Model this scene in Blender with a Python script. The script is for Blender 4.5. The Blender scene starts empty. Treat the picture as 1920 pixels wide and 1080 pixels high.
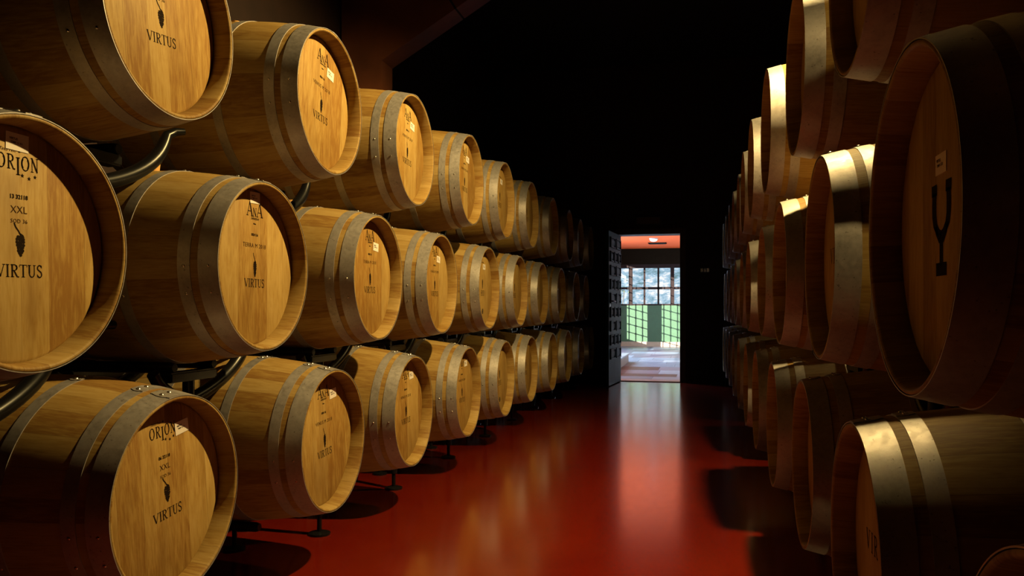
import bpy, bmesh, math, random
from mathutils import Vector, Matrix
PI = math.pi
S = bpy.context.scene
C = S.collection
random.seed(7)

# ------------------------------------------------------------------ camera
H = 1.15                                     # lens height above the cellar floor
cam = bpy.data.cameras.new('camera'); camo = bpy.data.objects.new('camera', cam); C.objects.link(camo)
cam.sensor_width = 36.0; cam.lens = 1483.7 / 1920 * 36.0
cam.shift_y = 38.8 / 1920
cam.clip_start = 0.05; cam.clip_end = 600
camo.location = (0, 0, H); camo.rotation_euler = (PI / 2, 0, 0.2304)
S.camera = camo

# ------------------------------------------------------------------ light
S.view_settings.view_transform = 'Standard'; S.view_settings.look = 'None'
S.view_settings.gamma = 1; S.view_settings.use_curve_mapping = False
S.view_settings.exposure = 0.0
S.render.film_transparent = False
try:
    S.cycles.max_bounces = 8; S.cycles.diffuse_bounces = 2; S.cycles.sample_clamp_indirect = 4.0
except Exception: pass

W = bpy.data.worlds.new('sky'); S.world = W; W.use_nodes = True
bg = W.node_tree.nodes['Background']
bg.inputs['Color'].default_value = (0.50, 0.68, 1.0, 1); bg.inputs['Strength'].default_value = 1.1

def lamp(name, kind, loc, energy, color, aim=None, **kw):
    l = bpy.data.lights.new(name, kind); l.energy = energy; l.color = color
    for k, v in kw.items(): setattr(l, k, v)
    o = bpy.data.objects.new(name, l); C.objects.link(o); o.location = loc
    if aim is not None:
        o.rotation_euler = (Vector(aim) - Vector(loc)).to_track_quat('-Z', 'Y').to_euler()
    return o
WARM = (1.0, 0.70, 0.25)
lamp('spot_lamp', 'SPOT', (0.50, 3.60, 3.58), 820, WARM, aim=(-1.40, 3.92, 1.3), spot_size=math.radians(118), spot_blend=0.5, shadow_soft_size=0.035)
lamp('spot_lamp', 'SPOT', (0.75, 5.90, 3.50), 110, WARM, aim=(0.62, 5.7, 2.0), spot_size=math.radians(112), spot_blend=0.7, shadow_soft_size=0.04)
lamp('spot_lamp', 'SPOT', (0.60, 0.27, 3.58), 150, WARM, aim=(0.80, 2.7, 1.3), spot_size=math.radians(58), spot_blend=0.5, shadow_soft_size=0.04)
lamp('spot_lamp', 'SPOT', (0.50, 8.75, 3.50), 14, WARM, aim=(-1.2, 6.0, 0.3), spot_size=math.radians(110), spot_blend=0.8, shadow_soft_size=0.05)
# daylight: the sun beyond the grille of the gallery, sky light through its side openings
SUN_DIR = Vector((0.84, 1.0, -0.23)).normalized()
lamp('sun', 'SUN', (-20, 0, 20), 27, (1.0, 0.93, 0.80), aim=Vector((-20, 0, 20)) + SUN_DIR, angle=0.006)
lamp('sky_opening', 'AREA', (-3.3, 18.0, 1.6), 900, (0.60, 0.80, 1.0), aim=(-1, 18.0, 0.9), shape='RECTANGLE', size=8.0, size_y=2.0)

# ------------------------------------------------------------------ materials
def newmat(name):
    m = bpy.data.materials.new(name); m.use_nodes = True
    nt = m.node_tree; b = nt.nodes['Principled BSDF']
    return m, nt, b
def nd(nt, t, **kw):
    n = nt.nodes.new(t)
    for k, v in kw.items(): setattr(n, k, v)
    return n
def math_n(nt, op, a, b=None, c=None):
    n = nd(nt, 'ShaderNodeMath', operation=op)
    for i, v in enumerate((a, b, c)):
        if v is None: continue
        if isinstance(v, (int, float)): n.inputs[i].default_value = v
        else: nt.links.new(v, n.inputs[i])
    return n.outputs[0]
def ramp(nt, fac, stops):
    n = nd(nt, 'ShaderNodeValToRGB'); nt.links.new(fac, n.inputs[0])
    e = n.color_ramp.elements
    while len(e) < len(stops): e.new(0.5)
    for el, (p, c) in zip(e, stops): el.position = p; el.color = (*c, 1)
    return n.outputs[0]
def mixc(nt, fac, a, b, mode='MIX'):
    n = nd(nt, 'ShaderNodeMix', data_type='RGBA', blend_type=mode)
    for i, v in ((0, fac), (6, a), (7, b)):
        if isinstance(v, (int, float)): n.inputs[i].default_value = v
        elif isinstance(v, tuple): n.inputs[i].default_value = (*v, 1)
        else: nt.links.new(v, n.inputs[i])
    return n.outputs[2]
def noise(nt, vec, scale, detail=3, rough=0.55, dist=0.0, w=None):
    n = nd(nt, 'ShaderNodeTexNoise', noise_dimensions='4D' if w is not None else '3D')
    nt.links.new(vec, n.inputs['Vector'])
    n.inputs['Scale'].default_value = scale; n.inputs['Detail'].default_value = detail
    n.inputs['Roughness'].default_value = rough; n.inputs['Distortion'].default_value = dist
    if w is not None: nt.links.new(w, n.inputs['W'])
    return n.outputs[0]
def mapping(nt, vec, scale=(1, 1, 1), loc=(0, 0, 0)):
    n = nd(nt, 'ShaderNodeMapping'); nt.links.new(vec, n.inputs[0])
    n.inputs['Scale'].default_value = scale; n.inputs['Location'].default_value = loc
    return n.outputs[0]
def bump(nt, b, h, strength=0.2, dist=0.002):
    n = nd(nt, 'ShaderNodeBump'); n.inputs['Strength'].default_value = strength; n.inputs['Distance'].default_value = dist
    nt.links.new(h, n.inputs['Height']); nt.links.new(n.outputs[0], b.inputs['Normal'])

def oak(name, kind, dark=1.0):
    """kind 'stave': boards run along X around the barrel; kind 'head': upright boards (Y across, Z along)"""
    m, nt, b = newmat(name)
    tc = nd(nt, 'ShaderNodeTexCoord').outputs['Object']
    rnd = nd(nt, 'ShaderNodeObjectInfo').outputs['Random']
    w = math_n(nt, 'MULTIPLY', rnd, 37.0)
    sep = nd(nt, 'ShaderNodeSeparateXYZ'); nt.links.new(tc, sep.inputs[0])
    if kind == 'stave':
        zc = math_n(nt, 'SUBTRACT', sep.outputs[2], 0.365)
        ang = math_n(nt, 'ARCTAN2', sep.outputs[1], zc)
        # uneven stave widths
        wob = math_n(nt, 'MULTIPLY', math_n(nt, 'SINE', math_n(nt, 'MULTIPLY_ADD', ang, 5.0, w)), 0.045)
        a = math_n(nt, 'MULTIPLY', math_n(nt, 'ADD', ang, wob), 28 / (2 * PI))
        across = math_n(nt, 'MULTIPLY', ang, 0.36)
        comb = nd(nt, 'ShaderNodeCombineXYZ')
        nt.links.new(math_n(nt, 'MULTIPLY', sep.outputs[0], 0.10), comb.inputs[0]); nt.links.new(across, comb.inputs[1])
    else:
        a = math_n(nt, 'MULTIPLY', math_n(nt, 'ADD', sep.outputs[1], math_n(nt, 'MULTIPLY', math_n(nt, 'SINE', math_n(nt, 'MULTIPLY_ADD', sep.outputs[1], 19.0, w)), 0.014)), 1 / 0.105)
        comb = nd(nt, 'ShaderNodeCombineXYZ')
        nt.links.new(math_n(nt, 'MULTIPLY', sep.outputs[2], 0.10), comb.inputs[0]); nt.links.new(sep.outputs[1], comb.inputs[1])
    board = math_n(nt, 'FLOOR', math_n(nt, 'ADD', a, math_n(nt, 'MULTIPLY', rnd, 3.0)))
    fr = math_n(nt, 'FRACT', math_n(nt, 'ADD', a, math_n(nt, 'MULTIPLY', rnd, 3.0)))
    seam = math_n(nt, 'LESS_THAN', math_n(nt, 'ABSOLUTE', math_n(nt, 'SUBTRACT', fr, 0.5)), 0.492 if kind == 'stave' else 0.495)   # 1 inside, 0 on a joint
    wn = nd(nt, 'ShaderNodeTexWhiteNoise', noise_dimensions='2D')
    c2 = nd(nt, 'ShaderNodeCombineXYZ'); nt.links.new(board, c2.inputs[0]); nt.links.new(w, c2.inputs[1])
    nt.links.new(c2.outputs[0], wn.inputs['Vector']); tone = wn.outputs['Value']
    nt.links.new(math_n(nt, 'MULTIPLY_ADD', tone, 9.0, w), comb.inputs[2])
    v = comb.outputs[0]
    grain = noise(nt, v, 150, 4, 0.65)
    figure = noise(nt, mapping(nt, v, (2.2, 1, 1)), 26, 3, 0.6, 1.2)
    stain = noise(nt, mapping(nt, v, (3.5, 1, 1)), 7, 3, 0.6, 0.6)
    f = math_n(nt, 'ADD', math_n(nt, 'MULTIPLY', grain, 0.42), math_n(nt, 'ADD', math_n(nt, 'MULTIPLY', figure, 0.36), math_n(nt, 'MULTIPLY', tone, 0.22)))
    d = dark
    col = ramp(nt, f, [(0.36, (0.235 * d, 0.118 * d, 0.026 * d)), (0.47, (0.325 * d, 0.196 * d, 0.052 * d)), (0.57, (0.385 * d, 0.252 * d, 0.080 * d)), (0.70, (0.44 * d, 0.305 * d, 0.115 * d))])
    col = mixc(nt, math_n(nt, 'MULTIPLY', ramp(nt, stain, [(0.52, (0, 0, 0)), (0.78, (1, 1, 1))]), 0.75 if kind == 'head' else 0.35), col, (0.165 * d, 0.078 * d, 0.016 * d))
    col = mixc(nt, math_n(nt, 'MULTIPLY_ADD', seam, 0.45, 0.55), (0.06, 0.026, 0.009), col)
    nt.links.new(col, b.inputs['Base Color'])
    b.inputs['Roughness'].default_value = 0.6
    b.inputs['Specular IOR Level'].default_value = 0.2
    bump(nt, b, math_n(nt, 'MULTIPLY', math_n(nt, 'MULTIPLY_ADD', seam, 0.4, grain), 0.5), 0.2, 0.001)
    return m

def steel(name, base=(0.34, 0.315, 0.31), rough=(0.34, 0.58), metal=0.62, spangle=True):
    m, nt, b = newmat(name)
    tc = nd(nt, 'ShaderNodeTexCoord').outputs['Object']
    rnd = nd(nt, 'ShaderNodeObjectInfo').outputs['Random']; w = math_n(nt, 'MULTIPLY', rnd, 21.0)
    n1 = noise(nt, tc, 9, 4, 0.6, 0, w); n2 = noise(nt, tc, 70, 3, 0.7, 0, w)
    vo = nd(nt, 'ShaderNodeTexVoronoi'); nt.links.new(mapping(nt, tc, (1, 1, 1)), vo.inputs['Vector']); vo.inputs['Scale'].default_value = 75
    sp = nd(nt, 'ShaderNodeSeparateColor'); nt.links.new(vo.outputs['Color'], sp.inputs[0])
    f = math_n(nt, 'ADD', math_n(nt, 'MULTIPLY', n1, 0.6), math_n(nt, 'MULTIPLY', n2, 0.4))
    col = ramp(nt, f, [(0.3, tuple(c * 0.62 for c in base)), (0.5, base), (0.72, tuple(min(1, c * 1.25) for c in base))])
    # small dark oxide specks
    ox = ramp(nt, noise(nt, tc, 130, 2, 0.5, 0, w), [(0.66, (0, 0, 0)), (0.72, (1, 1, 1))])
    col = mixc(nt, math_n(nt, 'MULTIPLY', ox, 0.6), col, (0.06, 0.04, 0.03))
    nt.links.new(col, b.inputs['Base Color'])
    b.inputs['Metallic'].default_value = metal
    r = math_n(nt, 'ADD', math_n(nt, 'MULTIPLY', n2, rough[1] - rough[0]), rough[0])
    if spangle: r = math_n(nt, 'ADD', r, math_n(nt, 'MULTIPLY', sp.outputs[0], 0.10))
    nt.links.new(r, b.inputs['Roughness'])
    bump(nt, b, math_n(nt, 'ADD', n2, math_n(nt, 'MULTIPLY', sp.outputs[1], 0.6 if spangle else 0)), 0.16, 0.001)
    return m

def plain(name, col, rough=0.6, metal=0.0, spec=0.5, var=0.12, scale=8, coat=0.0):
    m, nt, b = newmat(name)
    tc = nd(nt, 'ShaderNodeTexCoord').outputs['Object']
    n1 = noise(nt, tc, scale, 4)
    c = ramp(nt, n1, [(0.3, tuple(x * (1 - var) for x in col)), (0.7, tuple(min(1, x * (1 + var)) for x in col))])
    nt.links.new(c, b.inputs['Base Color'])
    b.inputs['Roughness'].default_value = rough; b.inputs['Metallic'].default_value = metal
    b.inputs['Specular IOR Level'].default_value = spec
    if coat: b.inputs['Coat Weight'].default_value = coat; b.inputs['Coat Roughness'].default_value = 0.08
    return m

M = {}
M['stave'] = oak('oak_stave', 'stave', 0.80)
M['head'] = oak('oak_head', 'head', 1.0)
M['hoop'] = steel('galvanised_hoop')
M['rivet'] = steel('rivet_steel', (0.6, 0.58, 0.55), (0.2, 0.35), 1.0, False)
M['ink'] = plain('branded_ink', (0.012, 0.006, 0.003), 0.9, spec=0.08)
M['thin_ink'] = plain('faded_ink', (0.045, 0.02, 0.007), 0.9, spec=0.08)
M['paper'] = plain('paper_label', (0.72, 0.66, 0.62), 0.6, var=0.05)
M['stamp'] = plain('dark_stamp', (0.03, 0.018, 0.01), 0.6)
M['black_steel'] = plain('black_lacquered_steel', (0.005, 0.005, 0.006), 0.30, spec=0.22)
M['bung'] = plain('pale_wood_bung', (0.62, 0.34, 0.10), 0.55)
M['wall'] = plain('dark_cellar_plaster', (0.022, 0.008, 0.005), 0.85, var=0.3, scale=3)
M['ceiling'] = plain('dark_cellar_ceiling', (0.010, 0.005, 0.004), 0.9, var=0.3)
M['beam'] = plain('brown_timber_beam', (0.13, 0.038, 0.014), 0.6, var=0.35, scale=2.5)
M['joint'] = plain('dark_joint', (0.006, 0.003, 0.002), 0.9)

def floor_mat():
    m, nt, b = newmat('red_resin_floor')
    tc = nd(nt, 'ShaderNodeTexCoord').outputs['Object']
    n1 = noise(nt, tc, 1.3, 5, 0.6); n2 = noise(nt, mapping(nt, tc, (1, 1, 1)), 14, 4, 0.65, 0.6)
    col = ramp(nt, n1, [(0.3, (0.125, 0.005, 0.0015)), (0.7, (0.175, 0.010, 0.002))])
    nt.links.new(col, b.inputs['Base Color'])
    wv = nd(nt, 'ShaderNodeTexNoise'); nt.links.new(mapping(nt, tc, (3, 0.7, 1)), wv.inputs['Vector']); wv.inputs['Scale'].default_value = 3.2; wv.inputs['Detail'].default_value = 6; wv.inputs['Distortion'].default_value = 2.0
    r = math_n(nt, 'ADD', math_n(nt, 'MULTIPLY', n2, 0.05), math_n(nt, 'MULTIPLY_ADD', wv.outputs[0], 0.12, 0.12))
    nt.links.new(r, b.inputs['Roughness'])
    b.inputs['Specular IOR Level'].default_value = 0.8
    b.inputs['Coat Weight'].default_value = 0.9; b.inputs['Coat Roughness'].default_value = 0.16
    bump(nt, b, wv.outputs[0], 0.03, 0.002)
    return m
M['floor'] = floor_mat()

# ------------------------------------------------------------------ mesh helpers
def obj(name, bm, mats, parent=None, smooth=True, mesh=None):
    if mesh is None:
        bmesh.ops.recalc_face_normals(bm, faces=bm.faces) if False else None
        mesh = bpy.data.meshes.new(name); bm.to_mesh(mesh); bm.free()
        for m in (mats if isinstance(mats, (list, tuple)) else [mats]): mesh.materials.append(m)
        if smooth:
            for p in mesh.polygons: p.use_smooth = True
            try: mesh.set_sharp_from_angle(angle=math.radians(35))
            except Exception: pass
    o = bpy.data.objects.new(name, mesh); C.objects.link(o)
    if parent: o.parent = parent
    return o
def tag(o, label, cat, group=None, kind=None):
    if label: o['label'] = label
    if cat: o['category'] = cat
    if group: o['group'] = group
    if kind: o['kind'] = kind
    return o
def struct(name, bm, m, parent=None, smooth=False):
    o = obj(name, bm, m, parent, smooth)
    if parent is None: o['kind'] = 'structure'
    return o
def empty(name, loc, rz=0):
    o = bpy.data.objects.new(name, None); C.objects.link(o); o.location = loc; o.rotation_euler = (0, 0, rz); o.empty_display_size = 0.1
    return o
def box(bm, x0, x1, y0, y1, z0, z1, mat=0, bev=0.0):
    r = bmesh.ops.create_cube(bm, size=1.0)
    vs = r['verts']
    for v in vs:
        v.co = Vector(((x0 + x1) / 2 + v.co.x * (x1 - x0), (y0 + y1) / 2 + v.co.y * (y1 - y0), (z0 + z1) / 2 + v.co.z * (z1 - z0)))
    fs = list({f for v in vs for f in v.link_faces})
    for f in fs: f.material_index = mat
    if bev:
        es = list({e for v in vs for e in v.link_edges})
        bmesh.ops.bevel(bm, geom=es, offset=bev, segments=2, affect='EDGES', clamp_overlap=True)
def lathe(bm, prof, seg=96, closed=True, mat=0, cz=0.0, a0=0.0, a1=2 * PI):
    """profile (x, r) turned round the X axis through z=cz"""
    full = abs(a1 - a0 - 2 * PI) < 1e-6
    n = seg if full else seg + 1
    rings = []
    for x, r in prof:
        rings.append([bm.verts.new((x, r * math.sin(a0 + (a1 - a0) * k / seg), cz + r * math.cos(a0 + (a1 - a0) * k / seg))) for k in range(n)])
    m = len(prof)
    for i in range(m if closed else m - 1):
        A, B = rings[i], rings[(i + 1) % m]
        for k in range(seg):
            k2 = (k + 1) % n
            f = bm.faces.new((A[k], A[k2], B[k2], B[k])); f.material_index = mat
    return rings
def disc(bm, x, r, cz, seg=96, flip=False, mat=0):
    vs = [bm.verts.new((x, r * math.sin(2 * PI * k / seg), cz + r * math.cos(2 * PI * k / seg))) for k in range(seg)]
    f = bm.faces.new(vs if not flip else vs[::-1]); f.material_index = mat
def tube(bm, pts, r, seg=12, caps=True, mat=0):
    pts = [Vector(p) for p in pts]; rings = []
    up = Vector((0, 0, 1))
    for i, p in enumerate(pts):
        d = (pts[min(i + 1, len(pts) - 1)] - pts[max(i - 1, 0)]).normalized()
        a = d.cross(up)
        if a.length < 1e-3: a = d.cross(Vector((1, 0, 0)))
        a.normalize(); b = a.cross(d).normalized()
        rr = r[i] if isinstance(r, (list, tuple)) else r
        rings.append([bm.verts.new(p + rr * (math.cos(2 * PI * k / seg) * a + math.sin(2 * PI * k / seg) * b)) for k in range(seg)])
    for A, B in zip(rings, rings[1:]):
        for k in range(seg):
            f = bm.faces.new((A[k], A[(k + 1) % seg], B[(k + 1) % seg], B[k])); f.material_index = mat
    if caps:
        bm.faces.new(rings[0][::-1]); bm.faces.new(rings[-1])
def bez(p0, p1, p2, p3, n=14):
    P = [Vector(p) for p in (p0, p1, p2, p3)]
    return [((1 - t) ** 3) * P[0] + 3 * t * (1 - t) ** 2 * P[1] + 3 * t * t * (1 - t) * P[2] + t ** 3 * P[3] for t in [k / n for k in range(n + 1)]]
def NB(): return bmesh.new()

# ------------------------------------------------------------------ lettering: a small roman face drawn in strokes
# each stroke: (list of points, width); points in a cell 1 high
def arc(cx, cy, rx, ry, a0, a1, n=16):
    return [(cx + rx * math.cos(math.radians(a0 + (a1 - a0) * k / n)), cy + ry * math.sin(math.radians(a0 + (a1 - a0) * k / n))) for k in range(n + 1)]
T_, t_ = 0.135, 0.055
GL = {
 'V': (0.86, [([(0.10, 0.97), (0.44, 0.03)], T_), ([(0.76, 0.97), (0.44, 0.03)], t_), ([(0.0, 0.97), (0.24, 0.97)], t_), ([(0.62, 0.97), (0.88, 0.97)], t_)]),
 'I': (0.40, [([(0.20, 0.0), (0.20, 1.0)], T_), ([(0.05, 0.97), (0.35, 0.97)], t_), ([(0.05, 0.03), (0.35, 0.03)], t_)]),
 'R': (0.82, [([(0.20, 0.0), (0.20, 1.0)], T_), ([(0.05, 0.97), (0.40, 0.97)] + arc(0.40, 0.745, 0.22, 0.225, 90, -90) + [(0.2, 0.52)], 0.07), ([(0.36, 0.52), (0.66, 0.03), (0.82, 0.03)], T_ * .85), ([(0.05, 0.03), (0.35, 0.03)], t_), (arc(0.42, 0.745, 0.21, 0.19, 60, -60), 0.12)]),
 'T': (0.76, [([(0.38, 0.0), (0.38, 1.0)], T_), ([(0.02, 0.80), (0.04, 0.97), (0.72, 0.97), (0.74, 0.80)], t_), ([(0.23, 0.03), (0.53, 0.03)], t_)]),
 'U': (0.84, [([(0.18, 0.97), (0.18, 0.33)], T_), (arc(0.42, 0.33, 0.24, 0.30, 180, 360), 0.09), ([(0.66, 0.33), (0.66, 0.97)], t_ * 1.2), ([(0.03, 0.97), (0.33, 0.97)], t_), ([(0.54, 0.97), (0.80, 0.97)], t_)]),
 'S': (0.62, [(arc(0.31, 0.745, 0.20, 0.235, 25, 180, 12) + [(0.14, 0.64), (0.46, 0.42)] + arc(0.31, 0.26, 0.20, 0.245, 0, -155, 12), 0.105), ([(0.50, 0.98), (0.50, 0.76)], t_), ([(0.10, 0.02), (0.10, 0.26)], t_)]),
 'A': (0.86, [([(0.42, 1.02), (0.74, 0.03)], T_), ([(0.42, 1.02), (0.10, 0.03)], t_), ([(0.20, 0.34), (0.64, 0.34)], t_), ([(0.0, 0.03), (0.24, 0.03)], t_), ([(0.60, 0.03), (0.88, 0.03)], t_)]),
 'N': (0.84, [([(0.16, 0.0), (0.16, 0.97)], t_), ([(0.14, 0.97), (0.68, 0.03)], T_), ([(0.68, 0.0), (0.68, 0.97)], t_), ([(0.02, 0.97), (0.2, 0.97)], t_), ([(0.03, 0.03), (0.30, 0.03)], t_), ([(0.56, 0.97), (0.82, 0.97)], t_)]),
 'O': (0.92, [(arc(0.44, 0.5, 0.36, 0.47, 0, 360, 30), 0.085), (arc(0.44, 0.5, 0.34, 0.40, 130, 230, 10), 0.13), (arc(0.44, 0.5, 0.34, 0.40, -50, 50, 10), 0.13)]),
 ' ': (0.4, [])}
def stroke(bm, pts, w, P, mat=0):
    """flat ribbon; P maps glyph coords to a 3-D point"""
    n = len(pts)
    L, R = [], []
    for i in range(n):
        x0, y0 = pts[max(i - 1, 0)]; x1, y1 = pts[min(i + 1, n - 1)]
        d = math.hypot(x1 - x0, y1 - y0) or 1
        nx, ny = -(y1 - y0) / d * w / 2, (x1 - x0) / d * w / 2
        x, y = pts[i]
        L.append(bm.verts.new(P(x + nx, y + ny))); R.append(bm.verts.new(P(x - nx, y - ny)))
    for i in range(n - 1):
        f = bm.faces.new((L[i], R[i], R[i + 1], L[i + 1])); f.material_index = mat
def word(bm, txt, cx, cz, h, X, rot=0.0, squeeze=1.0, gap=0.06, mat=0, sizes=None, drops=None):
    """word centred at (cx across, cz up) on the plane x=X, read from +X (reading direction is +Y)"""
    tot = 0; adv = []
    for i, ch in enumerate(txt):
        s = sizes[i] if sizes else 1.0
        adv.append(tot); tot += GL[ch][0] * s + gap
    tot -= gap
    c, s_ = math.cos(rot), math.sin(rot)
    for i, ch in enumerate(txt):
        s = sizes[i] if sizes else 1.0
        dz = drops[i] if drops else 0.0
        for pts, w in GL[ch][1]:
            def P(x, y, a=adv[i], s=s, dz=dz):
                u = (a + x * s - tot / 2) * h * squeeze; v = (y * s - 0.5 + dz) * h
                return (X, cx + u * c - v * s_, cz + u * s_ + v * c)
            stroke(bm, pts, w, P, mat)
def dot(bm, y, z, r, X, n=10, mat=0, star=False):
    vs = [bm.verts.new((X, y + (r if not star or k % 2 == 0 else r * 0.45) * math.sin(2 * PI * k / n), z + (r if not star or k % 2 == 0 else r * 0.45) * math.cos(2 * PI * k / n))) for k in range(n)]
    f = bm.faces.new(vs); f.material_index = mat
    if f.normal.x < 0: f.normal_flip()
def sans(bm, txt, cy, cz, h, X, spacing=1.0, mat=0, bold=0.0, shear=0.0):
    """built-in sans lettering turned into mesh faces on the plane x=X"""
    cu = bpy.data.curves.new('tmp', 'FONT'); cu.body = txt; cu.size = h / 0.7; cu.align_x = 'CENTER'; cu.space_character = spacing; cu.resolution_u = 2; cu.offset = bold * h; cu.shear = shear
    o = bpy.data.objects.new('tmp', cu); C.objects.link(o)
    dg = bpy.context.evaluated_depsgraph_get(); dg.update()
    me = bpy.data.meshes.new_from_object(o.evaluated_get(dg))
    base = len(bm.verts)
    vs = [bm.verts.new((X, cy + v.co.x, cz - h / 2 + v.co.y)) for v in me.vertices]
    for p in me.polygons:
        try: f = bm.faces.new([vs[i] for i in p.vertices]); f.material_index = mat
        except ValueError: pass
    bpy.data.objects.remove(o); bpy.data.curves.remove(cu); bpy.data.meshes.remove(me)
def grapes(bm, cy, cz, h, X, rot=0.15, thin=1.0, mat=0):
    """hanging bunch of grapes with a bent stalk, centre of the bunch at (cy, cz)"""
    rows = [(0.30, 3), (0.20, 4), (0.10, 4), (0.0, 4), (-0.10, 3), (-0.20, 3), (-0.29, 2), (-0.37, 1)]
    rs = random.Random(3)
    for zz, n in rows:
        for k in range(n):
            y = (k - (n - 1) / 2) * 0.095 + rs.uniform(-.012, .012)
            dot(bm, cy + y * h * thin, cz + (zz + rs.uniform(-.015, .015)) * h, 0.062 * h, X + rs.uniform(0, 0.00004), 10, mat)
    stroke(bm, [(-0.26, 0.80), (-0.20, 0.66), (-0.08, 0.52), (0.02, 0.36), (0.0, 0.25)], 0.055, lambda x, y: (X, cy + x * h * thin, cz + y * h), mat)
    stroke(bm, [(0.0, 0.42), (0.12, 0.36), (0.17, 0.27)], 0.04, lambda x, y: (X, cy + x * h * thin, cz + y * h), mat)

# ------------------------------------------------------------------ the barrel
RB, RE, LEN = 0.365, 0.3072, 0.98       # bilge radius, end radius, length
CZ = RB                                # axis height in the barrel's own frame; x=0 is the front rim, body runs to -LEN
REC = 0.058                            # how deep the head sits
def rad(x):                            # outside radius of the staves
    u = (x + LEN / 2) / (LEN / 2); return RB - (RB - RE) * (abs(u) ** 2.0)
def stave_mesh():
    bm = NB(); N_ = 22
    prof = [(-0.0015, RE - 0.0015)]
    for k in range(1, N_): x = -LEN * k / N_; prof.append((x, rad(x)))
    prof += [(-LEN + 0.0015, RE - 0.0015), (-LEN, RE - 0.004), (-LEN, RE - 0.009), (-LEN + 0.06, RE - 0.0195), (-LEN + 0.07, RE - 0.0195)]
    # inside face joined straight to the front chime: a closed shell
    prof += [(-0.080, RE - 0.0195), (-REC - 0.004, RE - 0.0195), (-REC + 0.002, RE - 0.0195), (-0.005, RE - 0.0125), (-0.001, RE - 0.009), (0.0, RE - 0.007), (0.0, RE - 0.004)]
    lathe(bm, prof, 112, True, 0, CZ)
    bmesh.ops.recalc_face_normals(bm, faces=bm.faces)
    return bm
def head_mesh(x, front=True):
    bm = NB(); r = RE - 0.019
    s = 1 if front else -1
    prof = [(x - 0.018 * s, r), (x - 0.006 * s, r), (x - 0.0, r - 0.010), (x, 0.0005)]
    rings = lathe(bm, prof, 96, False, 0, CZ)
    bmesh.ops.contextual_create(bm, geom=rings[-1])
    bm.faces.new(rings[0])
    bmesh.ops.recalc_face_normals(bm, faces=bm.faces)
    return bm
def hoop_mesh(x0, x1, lap=0.0):
    """steel band from x0 (front) to x1, 2.2 mm thick, lapped joint near the top, two rivets"""
    bm = NB(); t = 0.0024
    n = 3
    outer = [(x0 + (x1 - x0) * k / n, rad(x0 + (x1 - x0) * k / n) + t) for k in range(n + 1)]
    inner = [(x, r - t) for x, r in outer[::-1]]
    o2 = [(outer[0][0] , outer[0][1] - 0.0008)] + outer + [(outer[-1][0], outer[-1][1] - 0.0008)]
    lathe(bm, o2 + inner, 112, True, 0, CZ)
    # lapped tongue
    w = abs(x1 - x0); seg = 10; a0, a1 = lap - 0.10, lap + 0.10
    top = []; xs = [x0 + (x1 - x0) * k / 6 for k in range(7)]
    def P(x, a, e): r = rad(x) + t + e; return (x, r * math.sin(a), CZ + r * math.cos(a))
    grid = []
    for i in range(seg + 1):
        f = i / seg; row = []
        for k, x in enumerate(xs):
            v = (k / 6 - 0.5) * 2
            a = a0 + (a1 - a0) * f
            if i == 0: a += 0.035 * v * v
            if i == seg: a -= 0.035 * v * v
            xx = x0 + (x1 - x0) * (0.5 + v * 0.49)
            row.append((bm.verts.new(P(xx, a, 0.0024)), bm.verts.new(P(xx, a, -0.0002))))
        grid.append(row)
    for i in range(seg):
        for k in range(6):
            bm.faces.new((grid[i][k][0], grid[i][k + 1][0], grid[i + 1][k + 1][0], grid[i + 1][k][0]))
    for i in range(seg):
        for k, sgn in ((0, 1), (6, -1)):
            bm.faces.new((grid[i][k][0], grid[i + 1][k][0], grid[i + 1][k][1], grid[i][k][1]))
    for k in range(6):
        for i in (0, seg):
            bm.faces.new((grid[i][k][0], grid[i][k + 1][0], grid[i][k + 1][1], grid[i][k][1]))
    bmesh.ops.recalc_face_normals(bm, faces=bm.faces)
    return bm
def rivet_mesh(x, a, e=0.0045):
    bm = NB(); r = rad(x) + e; q = 0.0075 if e > 0.003 else 0.0052
    bmesh.ops.create_uvsphere(bm, u_segments=12, v_segments=6, radius=q, matrix=Matrix.Translation((x, r * math.sin(a), CZ + r * math.cos(a))) @ Matrix.Rotation(-a, 4, 'X') @ Matrix.Diagonal((1, 1, 0.62, 1)))
    return bm
HOOPS = [(-0.000, -0.066), (-0.092, -0.134), (-0.315, -0.355)]
HOOPS += [(-LEN - b, -LEN - a) for a, b in HOOPS[::-1]]

ME = {}
def mesh_of(key, bm, mats, smooth=True, ang=35):
    me = bpy.data.meshes.new(key); bm.to_mesh(me); bm.free()
    for m in (mats if isinstance(mats, (list, tuple)) else [mats]): me.materials.append(m)
    for p in me.polygons: p.use_smooth = smooth
    if smooth: me.set_sharp_from_angle(angle=math.radians(ang))
    ME[key] = me
mesh_of('staves', stave_mesh(), M['stave'])
mesh_of('head', head_mesh(-REC), M['head'])
mesh_of('rear_head', head_mesh(-LEN + REC, False), M['head'])
for k, (a, b_) in enumerate(HOOPS):
    mesh_of('hoop%d' % k, hoop_mesh(a, b_), M['hoop'])
    xm = (a + b_) / 2
    for j, (dx, an) in enumerate(((0.0, -0.055), (0.0, 0.055), (0.0, -1.62), (0.0, -1.9))):
        mesh_of('rivet%d_%d' % (k, j), rivet_mesh(xm + dx, an, 0.0045 if j < 2 else 0.002), M['rivet'])
bm = NB(); r = bmesh.ops.create_cone(bm, cap_ends=True, segments=24, radius1=0.024, radius2=0.029, depth=0.05, matrix=Matrix.Translation((-LEN / 2, 0, 2 * RB + 0.012)))
mesh_of('bung', bm, M['bung'])

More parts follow.
